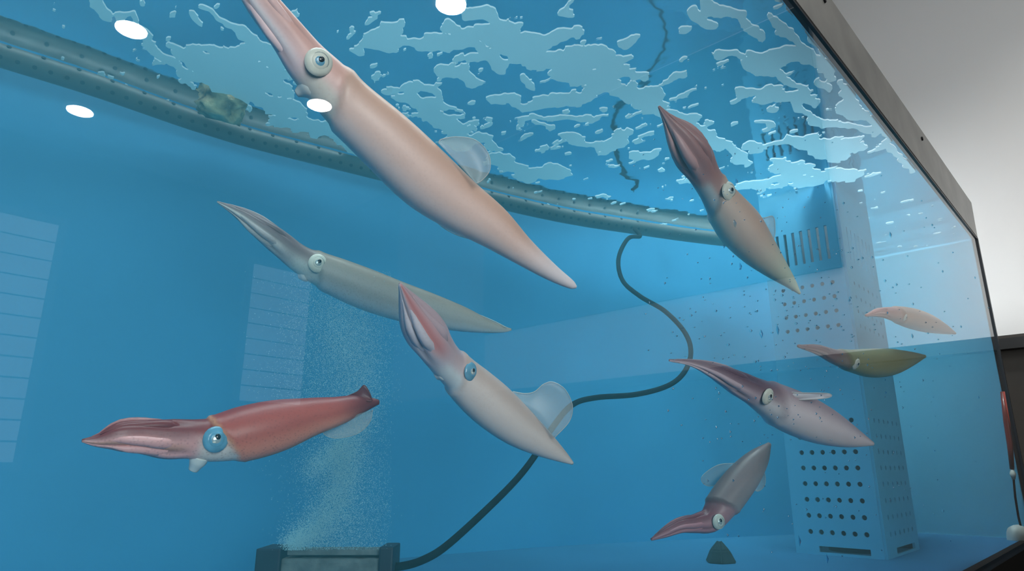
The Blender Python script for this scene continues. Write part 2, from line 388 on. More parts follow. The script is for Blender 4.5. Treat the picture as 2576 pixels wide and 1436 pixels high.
STROKES = [  # foam drifts: centre lines (photo pixels, lying on the water plane) and half widths
    ([(250, -20), (262, 25)], 16), ([(300, 35), (345, 25), (345, 55)], 9), ([(345, 60), (372, 95), (400, 130), (440, 160), (490, 195)], 14),
    ([(480, 150), (560, 150), (650, 130), (690, 140)], 36), ([(520, 175), (620, 190), (700, 205)], 40), ([(560, 215), (650, 240), (740, 262)], 32),
    ([(505, 12), (545, 30), (580, 55), (610, 75)], 7), ([(487, 38), (505, 55), (515, 63)], 6), ([(610, 80), (650, 88)], 12), ([(430, 110), (440, 118)], 10),
    ([(905, 118), (960, 85), (985, 62)], 26), ([(940, 110), (1020, 100), (1110, 108)], 24), ([(1110, 108), (1190, 118), (1240, 150), (1270, 180)], 14),
    ([(1115, 62), (1140, 80)], 16), ([(1170, 45), (1215, 35), (1250, 60), (1295, 80)], 13), ([(1155, 100), (1200, 85), (1280, 110), (1340, 150)], 22),
    ([(1180, 150), (1240, 140)], 14), ([(1325, 98), (1380, 105), (1420, 85), (1455, 80)], 14), ([(1340, 150), (1400, 140), (1470, 130), (1540, 165), (1605, 185)], 26),
    ([(1430, 170), (1500, 190), (1560, 225), (1610, 250), (1670, 280)], 26), ([(1600, 225), (1650, 250), (1690, 290), (1760, 330), (1800, 360)], 26),
    ([(1120, 185), (1160, 175), (1190, 200)], 14), ([(1320, 190), (1340, 215)], 10), ([(1240, 240), (1310, 262), (1400, 245), (1480, 235)], 13),
    ([(1020, 240), (1060, 265), (1100, 300), (1150, 320), (1155, 335)], 34), ([(965, 225), (1010, 215)], 10), ([(1060, 215), (1110, 235)], 9),
    ([(1310, 290), (1400, 292), (1490, 300)], 9), ([(1450, 345), (1520, 375), (1570, 345)], 18), ([(1240, 400), (1330, 445), (1400, 430)], 20),
    ([(1590, 400), (1640, 390)], 10), ([(1600, 105), (1570, 115)], 9), ([(1745, 35), (1785, 60)], 11), ([(1780, 20), (1830, 35), (1865, 55), (1905, 85)], 14),
    ([(1930, 40), (1975, 75), (2010, 105), (2040, 125)], 10), ([(1960, 5), (2000, 35), (2040, 80), (2080, 130)], 12), ([(1930, 145), (1970, 130), (2000, 120), (2050, 140), (2100, 165)], 19),
    ([(1810, 142), (1850, 142)], 15), ([(1880, 135), (1895, 140)], 9), ([(1870, 160), (1905, 172), (1925, 180)], 17), ([(1930, 160), (1960, 190), (2010, 215), (2060, 255)], 8),
    ([(1868, 235), (1920, 238), (1980, 235), (2020, 235), (2060, 255)], 17), ([(1935, 270), (1950, 275)], 9), ([(2000, 250), (2040, 290), (2110, 310), (2180, 330)], 15),
    ([(2060, 200), (2090, 225)], 8), ([(2090, 185), (2095, 200)], 10), ([(2140, 265), (2170, 280)], 18), ([(1865, 375), (1950, 360), (2010, 350)], 9), ([(2000, 350), (2080, 370), (2150, 375)], 22),
    ([(1790, 330), (1830, 370), (1860, 400)], 14), ([(1900, 315), (1940, 318)], 6), ([(1960, 420), (2060, 430), (2150, 440)], 16), ([(1880, 470), (1980, 455), (2060, 460)], 14), ([(1400, 320), (1330, 300)], 6),
    ([(700, 300), (800, 330), (900, 370)], 18), ([(1180, 340), (1230, 360)], 14), ([(2120, 220), (2200, 320), (2300, 430)], 12),
]
def project(P):
    v = P - np.array(CAM)[None, :]; z = v @ np.array(FV)
    return CX + F_PX * (v @ np.array(RV)) / z, CY - F_PX * (v @ np.array(UV)) / z
def build_foam():
    st = .0032
    xs = np.arange(.0, XE - .02, st); ys = np.arange(.012, 1.3, st)
    X, Y = np.meshgrid(xs, ys, indexing='ij'); n = X.size
    px, py = project(np.stack([X.ravel(), Y.ravel(), np.full(n, ZS)], 1)); px = px.reshape(X.shape); py = py.reshape(X.shape)
    fld = np.full(X.shape, -9.0)
    wx = 60 * fbm(X * 13, Y * 13, 91, 5); wy = 44 * fbm(X * 13, Y * 13, 57, 5)
    qx = px + wx; qy = py + wy
    for pts, rad in STROKES:
        for (x0, y0), (x1, y1) in zip(pts[:-1], pts[1:]):
            dx, dy = x1 - x0, y1 - y0; L = dx * dx + dy * dy + 1e-9
            tt = np.clip(((qx - x0) * dx + (qy - y0) * dy) / L, 0, 1)
            dd = np.hypot(qx - x0 - tt * dx, (qy - y0 - tt * dy) * 1.15)
            fld = np.maximum(fld, 1 - dd / rad)
    fine = fbm(X * 30, Y * 30, 5, 5); small = fbm(X * 42, Y * 24, 23, 5)
    fld = fld * .8 + 1.9 * fine + .06
    reg = np.exp(-(((px - 1450) / 700) ** 2 + ((py - 200) / 230) ** 2))
    fld = np.maximum(fld, (small - .21) * 5 + .5 * (reg - .55))
    wy_ = np.interp(X.ravel(), WALL[:, 0], WALL[:, 1]).reshape(X.shape)
    fld = np.where(Y > wy_ - .02, -1, fld)
    fld = np.where((px < -150) | (px > 2600) | (py < -120), -1, fld)
    V, Fc = [], []
    a, b, c, d_ = fld[:-1, :-1], fld[1:, :-1], fld[1:, 1:], fld[:-1, 1:]
    code = (a > 0) * 1 + (b > 0) * 2 + (c > 0) * 4 + (d_ > 0) * 8
    I, J = np.nonzero(code)
    z = ZS - .0016
    for i, j in zip(I.tolist(), J.tolist()):
        x0, y0 = xs[i], ys[j]; cn = ((x0, y0), (x0 + st, y0), (x0 + st, y0 + st), (x0, y0 + st))
        vals = (fld[i, j], fld[i + 1, j], fld[i + 1, j + 1], fld[i, j + 1])
        poly = []
        for k in range(4):
            v0, v1 = vals[k], vals[(k + 1) % 4]; p0, p1 = cn[k], cn[(k + 1) % 4]
            if v0 > 0: poly.append(p0)
            if (v0 > 0) != (v1 > 0):
                s = v0 / (v0 - v1); poly.append((p0[0] + (p1[0] - p0[0]) * s, p0[1] + (p1[1] - p0[1]) * s))
        if len(poly) >= 3:
            s0 = len(V); V += [(p[0], p[1], z) for p in poly]; Fc.append(tuple(range(s0, s0 + len(poly))))
    o = from_py('surface_foam', V, Fc, MAT['foam'])
    tag(o, 'pale foam patches drifting on the water surface seen from below', 'foam', kind='stuff')
build_foam()

# ------------------------------------------------------------------ perforated pipe along the back wall
ZP = ZS - .027
pp = []
for q in [(-260, 56), (-100, 108), (0, 139), (245, 217), (524, 315), (769, 384), (1350, 528), (1600, 572), (1800, 600), (1960, 614)]:
    r_ = ray(*q); P = CAM + r_ * (ZP / r_.z); pp.append(tuple(P))
PIPE = smooth_path(pp, 120)
pipe = empty('perforated_pipe', Vector(pp[3]))
tag(pipe, 'long grey perforated pipe running along the back wall at the waterline', 'pipe')
tube('tube', PIPE, .022, MAT['pipe'], pipe, 20)
bm = bmesh.new(); bmesh.ops.create_cone(bm, cap_ends=True, segments=10, radius1=.0040, radius2=.0040, depth=.004); hm = bpy.data.meshes.new('drill_hole'); bm.to_mesh(hm); bm.free(); hm.materials.append(MAT['hole'])
seg = np.linalg.norm(np.diff(PIPE, axis=0), axis=1); cum = np.concatenate([[0], np.cumsum(seg)])
def along(s): return Vector([np.interp(s, cum, PIPE[:, k]) for k in range(3)])
for row, step in ((0, .026), (1, .055)):
    s = .04
    while s < cum[-1] - .5:
        P = along(s); T = (along(s + .01) - along(s - .01)).normalized(); tow = (CAM - P); tow -= T * tow.dot(T); tow.normalize()
        dn = T.cross(tow).normalized();  dn = dn if dn.z < 0 else -dn
        ang = math.radians(6 if row == 0 else -62)
        N = tow * math.cos(ang) + dn * math.sin(ang)
        o = bpy.data.objects.new('drill_hole', hm); COL.objects.link(o); o.parent = pipe; o.matrix_parent_inverse = pipe.matrix_world.inverted()
        o.matrix_world = Matrix.Translation(P + N * .0212) @ N.to_track_quat('Z', 'Y').to_matrix().to_4x4()
        s += step * (1 + random.uniform(-.06, .06))
# sponge lump on the pipe
def lump(name, c, ax, ay, az, sx, sy, sz, mat, amp, seed, parent=None, sub=4, flat=None):
    bm = bmesh.new(); bmesh.ops.create_icosphere(bm, subdivisions=sub, radius=1)
    from mathutils import noise
    for v in bm.verts:
        p = v.co.copy(); k = 1 + amp * noise.fractal(p * 1.7 + Vector((seed, 0, 0)), 1, 2, 4)
        q = Vector((math.copysign(abs(p.x) ** .7, p.x), math.copysign(abs(p.y) ** .7, p.y), math.copysign(abs(p.z) ** .7, p.z))) * k
        v.co = c + ax * (q.x * sx) + ay * (q.y * sy) + az * (q.z * sz)
    return from_bm(name, bm, mat, parent, True)
tS = 1.40
sp = lump('sponge', at(556, 268, tS), (RV * .93 - UV * .37).normalized(), FV, (UV * .93 + RV * .37).normalized(), 58 * tS / F_PX, .03, 33 * tS / F_PX, MAT['sponge'], .35, 3.0)
tag(sp, 'mottled brown sponge lump resting on the perforated pipe', 'sponge')

# ------------------------------------------------------------------ overflow box in the right back corner
def panel_with_holes(name, org, U, Vv, W, Hh, holes, th, mat, parent):
    """flat plate of size W x Hh spanned by U, Vv, holes = list of (u, v) polygons"""
    bm = bmesh.new(); edges = []
    def loop(pts):
        vs = [bm.verts.new((p[0], p[1], 0)) for p in pts]
        for i in range(len(vs)): edges.append(bm.edges.new((vs[i], vs[(i + 1) % len(vs)])))
    loop([(0, 0), (W, 0), (W, Hh), (0, Hh)])
    for h in holes: loop(h)
    bmesh.ops.triangle_fill(bm, use_beauty=True, use_dissolve=False, edges=edges, normal=(0, 0, 1))
    r = bmesh.ops.extrude_face_region(bm, geom=bm.faces[:])
    bmesh.ops.translate(bm, vec=(0, 0, th), verts=[g for g in r['geom'] if isinstance(g, bmesh.types.BMVert)])
    N = U.cross(Vv)
    for v in bm.verts: v.co = org + U * v.co.x + Vv * v.co.y + N * v.co.z
    return from_bm(name, bm, mat, parent)
def circ(u, v, r, n=10): return [(u + r * math.cos(2 * math.pi * k / n), v + r * math.sin(2 * math.pi * k / n)) for k in range(n)]
def rect(u0, u1, v0, v1): return [(u0, v0), (u1, v0), (u1, v1), (u0, v1)]
ob = empty('overflow_box', (6.5 * D, 1.0 * D, ZB))
tag(ob, 'tall blue perforated overflow box standing at the right end of the tank', 'filter box')
BX0, BX1, BY0, BY1, BH = 6.03 * D, 7.0 * D, .66 * D, 1.34 * D, ZS - ZB + .05
def holes_for(W, m0, m1):
    hs = []
    us = np.linspace(m0 * W, m1 * W, 6)
    for k in range(8): hs += [circ(u, .053 + k * .0385, .0062) for u in us]
    for k in range(4): hs += [circ(u, .565 + k * .0385, .0056) for u in us]
    for k in range(7): hs.append(rect(m0 * W + (m1 - m0) * W * k / 6 - .004, m0 * W + (m1 - m0) * W * k / 6 + .004, .745, .84))
    hs.append(rect(.28 * W, .86 * W, .006, .020))
    return hs
Wl, Wr = BY1 - BY0, BX1 - BX0
panel_with_holes('side_panel', Vector((BX0, BY1, ZB)), Vector((0, -1, 0)), ZV, Wl, BH, holes_for(Wl, .2, .84), .006, MAT['box_plastic'], ob)
panel_with_holes('front_panel', Vector((BX0, BY0, ZB)), Vector((1, 0, 0)), ZV, Wr, BH, holes_for(Wr, .16, .86), .006, MAT['box_plastic'], ob)
box('rear_panel', BX0 + .001, BX1, BY1 - .004, BY1 + .002, ZB, ZB + BH, MAT['box_dark'], ob)
box('end_panel', BX1, BX1 + .006, BY0, BY1, ZB, ZB + BH, MAT['box_dark'], ob)
bm = bmesh.new(); bmesh.ops.create_cone(bm, cap_ends=True, segments=24, radius1=.07, radius2=.07, depth=BH - .05, matrix=Matrix.Translation(((BX0 + BX1) / 2, (BY0 + BY1) / 2, ZB + (BH - .05) / 2)))
from_bm('dark_core', bm, MAT['box_dark'], ob, True)  # added dark filler that keeps the box interior black behind the holes

# ------------------------------------------------------------------ aerator, hose, stone, heater
tA = 1.0
ae = empty('aerator_block', at(820, 1450, tA))
tag(ae, 'grey bubbling air stone block with dark end caps on the tank floor', 'aerator')
Hx = RV.copy(); Hy = HV.copy()
def obox(name, c, ax, ay, az, sx, sy, sz, mat, parent, bevel=.003):
    bm = box_bm(-sx, sx, -sy, sy, -sz, sz, bevel=bevel)
    for v in bm.verts: v.co = c + ax * v.co.x + ay * v.co.y + az * v.co.z
    return from_bm(name, bm, mat, parent)
zt = at(820, 1388, tA).z
k_ = tA / F_PX
ca = at(820, 1388, tA); 
def apos(x, dz, dy=0): 
    p = at(x, 1388, tA) + Hy * (.03 + dy); return Vector((p.x, p.y, zt + dz))
hA = (zt - ZB)
obox('stone_bar', apos(830, -hA / 2 - .004), Hx, Hy, ZV, 128 * k_, .026, hA / 2 - .006, MAT['air_stone'], ae, .006)
obox('end_cap', apos(677, -hA / 2 + .003), Hx, Hy, ZV, 31 * k_, .034, hA / 2 + .002, MAT['cap_dark'], ae)
obox('end_cap', apos(972, -hA / 2 + .004), Hx, Hy, ZV, 18 * k_, .034, hA / 2 + .003, MAT['cap_dark'], ae)
obox('top_plate', apos(835, -.002), Hx, Hy, ZV, 118 * k_, .020, .004, MAT['air_stone'], ae, .002)
hp = [(1596, 575, 1.98), (1610, 594, 1.96), (1580, 600, 1.94), (1556, 650, 1.88), (1566, 705, 1.82), (1610, 745, 1.78), (1672, 782, 1.74), (1722, 835, 1.70), (1738, 885, 1.66), (1722, 935, 1.62), (1680, 970, 1.58), (1600, 992, 1.54), (1500, 1000, 1.48), (1440, 1018, 1.42), (1390, 1075, 1.36), (1350, 1140, 1.30), (1300, 1205, 1.24), (1215, 1290, 1.16), (1120, 1375, 1.08), (1060, 1410, 1.03), (1010, 1424, 1.02), (985, 1424, 1.02)]
HP = smooth_path([tuple(at(*q)) for q in hp], 160)
tag(tube('air_hose', HP, .0062, MAT['black_rubber'], None, 10), 'thin black air hose curling from the pipe down to the aerator', 'hose')
def plume():
    base = []
    core = [(735, 1375, 16), (780, 1345, 34), (820, 1300, 38), (850, 1240, 30), (866, 1180, 26), (880, 1120, 30), (900, 1050, 34), (905, 980, 40), (890, 900, 52), (880, 830, 64), (870, 760, 80)]
    C_ = smooth_path(core, 60)
    N = 60000
    for i in range(N):
        u = random.random()
        if u < .56:
            k = min(59, int(60 * random.random() ** 1.25)); x = random.gauss(C_[k, 0], C_[k, 2] * .85); y = random.gauss(C_[k, 1], 14); t = random.gauss(1.0, .03)
        elif u < .63:
            s = random.random(); x = 775 + 95 * s + random.gauss(0, 16); y = 1190 - 75 * s + random.gauss(0, 18); t = random.gauss(.98, .02)
        else:
            s = random.random(); y = 1382 - 700 * s ** 1.15; x = random.gauss(855 + 20 * math.sin(y / 90), 58 + 22 * s); t = random.gauss(1.03, .05)
            x = x if x < 985 else random.gauss(900, 45)
        if y > 1384: continue
        base.append((x, y, t))
    V, Fc = [], []
    for x, y, t in base:
        p = at(x, y, t); r = random.uniform(.0003, .00065)
        s0 = len(V)
        for d_ in ((1, 0, 0), (-1, 0, 0), (0, 1, 0), (0, -1, 0), (0, 0, 1), (0, 0, -1)): V.append(p + Vector(d_) * r)
        for a_, b_, c_ in ((0, 2, 4), (2, 1, 4), (1, 3, 4), (3, 0, 4), (2, 0, 5), (1, 2, 5), (3, 1, 5), (0, 3, 5)): Fc.append((s0 + a_, s0 + b_, s0 + c_))
    o = from_py('bubble_plume', V, Fc, MAT['bubble'], None, True)
    tag(o, 'misty plume of fine bubbles rising from the aerator block', 'bubbles', kind='stuff')
plume()
# dark pyramid stone on the tank floor
bc = at(1815, 1408, 1.5); bc = Vector((bc.x, bc.y, ZB))
bm = bmesh.new(); s_ = 1.5 / F_PX
ring0 = [bc + RV * (x * s_) + HV * y for x, y in ((-38, -.018), (-10, -.035), (32, -.02), (40, .02), (5, .04), (-34, .025))]
ring1 = [bc + ZV * (30 * s_) + RV * (x * s_) + HV * y for x, y in ((-27, -.012), (-6, -.024), (19, -.012), (23, .014), (4, .024), (-22, .016))]
top = bc + ZV * (58 * s_) + RV * (-2 * s_)
v0 = [bm.verts.new(p) for p in ring0]; v1 = [bm.verts.new(p) for p in ring1]; vt = bm.verts.new(top)
for i in range(6):
    j = (i + 1) % 6; bm.faces.new((v0[i], v0[j], v1[j], v1[i])); bm.faces.new((v1[i], v1[j], vt))
bm.faces.new(v0[::-1]); bmesh.ops.bevel(bm, geom=bm.edges[:], offset=.003, segments=2, affect='EDGES')
tag(from_bm('stone', bm, MAT['stone']), 'dark pointed stone on the tank floor left of the overflow box', 'stone')
# heater rod by the right end
def endp(x, y, xx=8.55 * D):
    r_ = ray(x, y); return CAM + r_ * (xx / r_.x)
ht = empty('tank_heater', endp(2545, 1360))
tag(ht, 'slim red-brown heater rod with cord at the far right end', 'heater')
tube('heater_rod', [endp(2522, 985), endp(2532, 1060), endp(2541, 1120), endp(2546, 1180)], [.006, .0085, .008, .006], MAT['heater_red'], ht, 12)
tube('metal_collar', [endp(2546, 1180), endp(2548, 1192), endp(2550, 1206)], [.004, .0085, .004], MAT['heater_white'], ht, 12)
tube('cord', [endp(2550, 1206), endp(2554, 1250), endp(2562, 1300), endp(2572, 1340)], .003, MAT['black_rubber'], ht, 8)
lp = lump('suction_cup', endp(2562, 1352), RV, FV, UV, .030, .02, .036, MAT['heater_white'], .05, 1.0, ht, 3)

# ------------------------------------------------------------------ droplets clinging to the glass
def droplets():
    V, Fc = [], []
    def drop(x, y, rx, rz):
        r_ = ray(x, y); t = D / r_.y; p = CAM + r_ * t; s = t / F_PX
        s0 = len(V); n = 8
        V.append((p.x, -.0022, p.z))
        for k in range(n):
            a = 2 * math.pi * k / n; sh = 1.0 if math.sin(a) < 0 else .8
            V.append((p.x + rx * s * 1.3 * sh * math.cos(a), -.0002, p.z + rz * s * math.sin(a)))
        for k in range(n): Fc.append((s0, s0 + 1 + k, s0 + 1 + (k + 1) % n))
    for i in range(420):
        x = random.triangular(1560, 2545, 2000); y = random.triangular(300, 1430, 800)
        if y < 1.3 * (x - 1989) + 40: continue
        rz = random.choice((1.2, 1.5, 2, 2.5, 4)); drop(x, y, random.uniform(.8, 1.6), rz)
    for x, y, a, b in ((1848, 562, 7, 11), (1852, 456, 6, 8), (1862, 670, 5, 10), (1820, 620, 3, 5), (1956, 830, 4, 13), (1915, 840, 3, 12), (2010, 1360, 4, 14), (2080, 1405, 4, 12), (2240, 590, 4, 9), (2295, 845, 4, 7)):
        drop(x, y, a, b)
    o = from_py('glass_droplets', V, Fc, MAT['droplet'], None, True)
    tag(o, 'tiny water droplets clinging to the right half of the glass', 'droplets', kind='stuff')
droplets()

# ------------------------------------------------------------------ squid
def lerp(a, b, t): return tuple(a[i] * (1 - t) + b[i] * t for i in range(3))
def sstep(a, b, x): x = min(1, max(0, (x - a) / (b - a))); return x * x * (3 - 2 * x)
def squid(label, spine, t0, t1, collar, eye, dorsal, side, ventral, arm_d, arm_v, mat='skin_pale', collar_slant=.03, stripe=None,
          fins=(), funnel=None, eye_mats=('eye_white', 'eye_blue'), flat=1.0, keel=0.0, arms=6, groove=.16, white_neck=None, tail_col=None, collar_col=None, tail_from=.82):
    """spine: (x, y, half width) photo pixels from arm tips to tail; t0..t1 depth in metres; collar: where the mantle opens (0..1)"""
    n = 84; S = smooth_path(spine, n); S[:, 2] = np.maximum(S[:, 2], .8)
    L = np.concatenate([[0], np.cumsum(np.hypot(np.diff(S[:, 0]), np.diff(S[:, 1])))]); L /= L[-1]
    ts = t0 + (t1 - t0) * L
    C_ = [at(S[i, 0], S[i, 1], ts[i]) for i in range(n)]; R_ = [S[i, 2] * ts[i] / F_PX for i in range(n)]
    mid = C_[int(n * .6)]
    root = empty('squid', mid)
    sides = 36; V, Fc, Cc = [], [], []
    frames = []
    for i in range(n):
        T = (C_[min(i + 1, n - 1)] - C_[max(i - 1, 0)]).normalized(); B = CAM - C_[i]; B -= T * B.dot(T); B.normalize(); N = T.cross(B).normalized()
        if N.dot(UV) < 0: N = -N
        frames.append((T, N, B))
    arm_end = collar - .13
    for i in range(n):
        T, N, B = frames[i]; s = L[i]
        for k in range(sides):
            th = 2 * math.pi * k / sides; c = math.cos(th); sn = math.sin(th)
            sc = collar - collar_slant * c
            m = sstep(sc - .006, sc + .006, s)
            rr = 1 - .085 * (1 - m) * sstep(arm_end - .05, arm_end + .05, s)
            rr *= 1 + .03 * math.exp(-((s - sc - .012) / .012) ** 2)
            g = 1 - sstep(arm_end - .05, arm_end + .06, s)
            rr *= 1 - groove * g * (1 - abs(math.sin(4 * th + .35))) ** 2
            rr *= 1 + keel * g * math.exp(-((abs(c) - 1) / .06) ** 2) * math.sin(math.pi * min(1, s / max(arm_end, .01)))
            r = R_[i] * rr
            V.append(C_[i] + N * (r * c) + B * (r * sn * (flat if m > .5 else .9)))
            # natural pigment: dark back, pale belly
            if c > 0: col = lerp(side, dorsal, sstep(.1, .95, c))
            else: col = lerp(side, ventral, sstep(.05, .8, -c))
            ac = lerp(arm_v, arm_d, sstep(-.5, .6, c))
            if stripe:
                st_ = math.exp(-((c - stripe[1]) / stripe[2]) ** 2) * g; ac = lerp(ac, stripe[0], min(1, st_))
            gr = g * (1 - abs(math.sin(4 * th + .35))) ** 3
            ac = lerp(ac, tuple(q * .5 for q in arm_d[:3]), .55 * gr)  # shade in the grooves between arms painted into the tint
            hd = 1 - m
            col = lerp(col, ac, hd * (1 - .35 * sstep(arm_end, collar, s)))
            if white_neck:
                wn = hd * sstep(arm_end + .035, arm_end + .07, s) * sstep(.35, -.15, c) if False else hd * sstep(arm_end + .03, arm_end + .075, s) * (1 - sstep(-.25, .25, c))
                col = lerp(col, white_neck, wn)
            cl = math.exp(-((s - sc - .004) / .009) ** 2) * sstep(-1.0, -.2, c)
            col = lerp(col, collar_col or tuple(q * .62 for q in dorsal), (.85 if collar_col else .38) * cl)
            if tail_col: col = lerp(col, tail_col, sstep(tail_from, .97, s))
            Cc.append(col)
    for i in range(n - 1):
        for k in range(sides):
            k2 = (k + 1) % sides; Fc.append((i * sides + k, i * sides + k2, (i + 1) * sides + k2, (i + 1) * sides + k))
    Fc.append(tuple(range(sides - 1, -1, -1))); Fc.append(tuple((n - 1) * sides + k for k in range(sides)))
    # single arms lying along the bundle, rooted in the head
    for j in range(arms):
        th = math.radians(-70 + 320 * j / max(1, arms) + 15 * (j % 2)); e0 = .01 + .05 * ((j * 37) % 5) / 5; e1 = arm_end + .02
        pth, rad = [], []
        for q in range(15):
            u = q / 14; s = e0 + (e1 - e0) * u; i = min(n - 1, int(np.searchsorted(L, s)))
            T, N, B = frames[i]; off = R_[i] * (.74 + .22 * math.sin(u * 3 + j) ** 2) * (1 - .5 * sstep(.6, 1, u))
            pth.append(C_[i] + N * (off * math.cos(th)) + B * (off * math.sin(th) * .9)); rad.append(max(.0006, R_[i] * .30 * (.25 + .75 * sstep(0, .5, u)) * (1 - .5 * sstep(.75, 1, u))))
        tv, tf = tube_data(pth, rad, 8); s0 = len(V); V += tv; Fc += [tuple(s0 + a for a in f) for f in tf]
        cj = math.cos(th); base = lerp(arm_v, arm_d, sstep(-.5, .6, cj)); base = lerp(base, arm_v, .35 * (j % 2))
        Cc += [base] * len(tv)
    me = bpy.data.meshes.new('body'); me.from_pydata([tuple(v) for v in V], [], Fc); me.update()
    ca_ = me.color_attributes.new('tint', 'FLOAT_COLOR', 'POINT')
    ca_.data.foreach_set('color', np.array([(c[0], c[1], c[2], 1) for c in Cc], np.float32).ravel())
    me.materials.append(MAT[mat]); link('body', me, None, root, True)
    # eye
    def locate(x, y):
        dd = np.hypot(S[:, 0] - x, S[:, 1] - y); i = int(dd.argmin()); T, N, B = frames[i]
        q = at(x, y, ts[i]); e = max(-.97, min(.97, (q - C_[i]).dot(N) / R_[i]))
        nrm = (N * e + B * math.sqrt(1 - e * e)).normalized()
        return C_[i] + nrm * R_[i] * .90, nrm, i, T
    def dome(name, c, nrm, T, rx, ry, h, m, parent):
        ay = (T - nrm * T.dot(nrm)).normalized(); ax = ay.cross(nrm); V, Fc = [], []
        rings, sg = 6, 20
        for q in range(rings):
            a = (q / (rings - 1)) * math.pi / 2
            for k in range(sg):
                b = 2 * math.pi * k / sg; V.append(c + ax * (rx * math.cos(a) * math.cos(b)) + ay * (ry * math.cos(a) * math.sin(b)) + nrm * (h * math.sin(a)))
        for q in range(rings - 1):
            for k in range(sg): Fc.append((q * sg + k, q * sg + (k + 1) % sg, (q + 1) * sg + (k + 1) % sg, (q + 1) * sg + k))
        return from_py(name, V, Fc, MAT[m], parent, True)
    ex, ey, er = eye[:3]
    c, nrm, i, T = locate(ex, ey); rw = er * ts[i] / F_PX
    eb = dome('eye', c, nrm, T, rw * 1.06, rw, rw * .36, eye_mats[0], root)
    face = (nrm * .85 + (CAM - c).normalized() * .15).normalized()
    dome('eye_ring', c + face * rw * .10, face, T, rw * .82, rw * .78, rw * .29, 'eye_ring' if eye_mats[0] == 'eye_white' else eye_mats[0], eb)
    dome('lens_rim', c + face * rw * .16, face, T, rw * .72, rw * .68, rw * .27, eye_mats[0], eb)
    dome('iris', c + face * rw * .22, face, T, rw * .50, rw * .50, rw * .24, eye_mats[1], eb)
    upv = (UV - face * UV.dot(face)).normalized()
    dome('pupil', c + face * rw * .34 + upv * rw * .16 + T * rw * .10, face, T, rw * .30, rw * .25, rw * .15, 'pupil', eb)
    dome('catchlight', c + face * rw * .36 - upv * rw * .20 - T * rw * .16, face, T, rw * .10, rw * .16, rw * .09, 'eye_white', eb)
    # fins: outlines with own depth
    for pts, fm, dt in fins:
        closed = [(p[0], p[1]) for p in pts]; P2 = smooth_path(closed, max(24, 6 * len(closed)))
        base_a, base_b = np.array(closed[0]), np.array(closed[-1])
        cx_, cy_ = closed[0]; ii = int(np.hypot(S[:, 0] - (base_a[0] + base_b[0]) / 2, S[:, 1] - (base_a[1] + base_b[1]) / 2).argmin())
        tb = ts[ii] + dt * R_[ii]
        m_ = len(P2); V, Fc = [], []
        rows = 6
        for q in range(rows + 1):
            w_ = q / rows
            for k in range(m_):
                bp = base_a + (base_b - base_a) * (k / (m_ - 1)); xy = bp * (1 - w_) + P2[k] * w_
                V.append(at(xy[0], xy[1], tb + R_[ii] * .35 * math.sin(w_ * 2.2)))
        for q in range(rows):
            for k in range(m_ - 1): Fc.append((q * m_ + k, q * m_ + k + 1, (q + 1) * m_ + k + 1, (q + 1) * m_ + k))
        fo = from_py('fin', V, Fc, MAT[fm], root, True)
        so = fo.modifiers.new('thickness', 'SOLIDIFY'); so.thickness = .0008
        tube('fin_edge', [V[rows * m_ + k] for k in range(m_)], .0006 * tb, MAT['fin_edge' if fm != 'fin_red' else 'fin_red'], fo, 6)
    if funnel:
        (x0, y0, r0), (x1, y1, r1) = funnel; i = int(np.hypot(S[:, 0] - x0, S[:, 1] - y0).argmin()); tf_ = ts[i] - R_[i] * .15
        pts = smooth_path([(x0, y0, r0), ((x0 * .6 + x1 * .4), (y0 * .6 + y1 * .4), r0 * .95), ((x0 + 3 * x1) / 4, (y0 + 3 * y1) / 4, (r0 + 2 * r1) / 3), (x1, y1, r1)], 14)
        tube('funnel', [at(p[0], p[1], tf_) for p in pts], [p[2] * tf_ / F_PX for p in pts], MAT['funnel'], root, 14)
    tag(root, label, 'squid', 'squid swimming in the tank')
    return root
C3 = lambda r, g, b: srgb(r, g, b)[:3]
squid('largest pale pink squid stretched diagonally across the upper middle',
      [(555, -135, 8), (610, -65, 30), (654, 2, 41), (722, 88, 48), (774, 157, 61), (826, 212, 68), (880, 271, 72), (975, 358, 79), (1070, 448, 80), (1152, 512, 69), (1235, 568, 55), (1312, 630, 36), (1384, 683, 22), (1434, 714, 12), (1449, 722, 4)],
      .50, .66, .385, (803, 155, 34), C3(206, 166, 146), C3(236, 206, 196), C3(248, 232, 230), C3(222, 176, 168), C3(248, 220, 224),
      arms=3, groove=.08, stripe=(C3(252, 242, 244), -.35, .18), white_neck=C3(232, 226, 216), tail_col=C3(232, 226, 232),
      fins=[([(1104, 358), (1112, 350), (1150, 344), (1196, 352), (1228, 385), (1233, 425), (1216, 450), (1200, 461)], 'fin_clear', -.75),
            ([(1070, 515), (1090, 548), (1120, 576), (1170, 598), (1230, 606), (1250, 612)], 'fin_clear', .3)],
      funnel=((790, 212, 32), (746, 236, 9)), eye_mats=('eye_white', 'eye_blue'))
squid('slender grey squid behind the pink-armed one at centre left',
      [(546, 507, 2), (600, 535, 15), (650, 570, 26), (705, 612, 33), (750, 648, 37), (797, 674, 43), (850, 698, 49), (920, 727, 52), (1000, 756, 49), (1080, 780, 43), (1160, 802, 32), (1220, 819, 19), (1264, 828, 9), (1286, 829, 3)],
      .84, 1.0, .37, (797, 660, 23), C3(138, 130, 120), C3(176, 178, 176), C3(206, 218, 222), C3(118, 104, 110), C3(190, 188, 192), mat='skin_grey',
      stripe=(C3(226, 224, 220), -.2, .22), white_neck=C3(214, 222, 218), fins=[([(1165, 785), (1200, 790), (1240, 806), (1275, 824)], 'fin_clear', .3)],
      funnel=((770, 690, 18), (752, 694, 9)), eye_mats=('eye_white', 'eye_silver'))
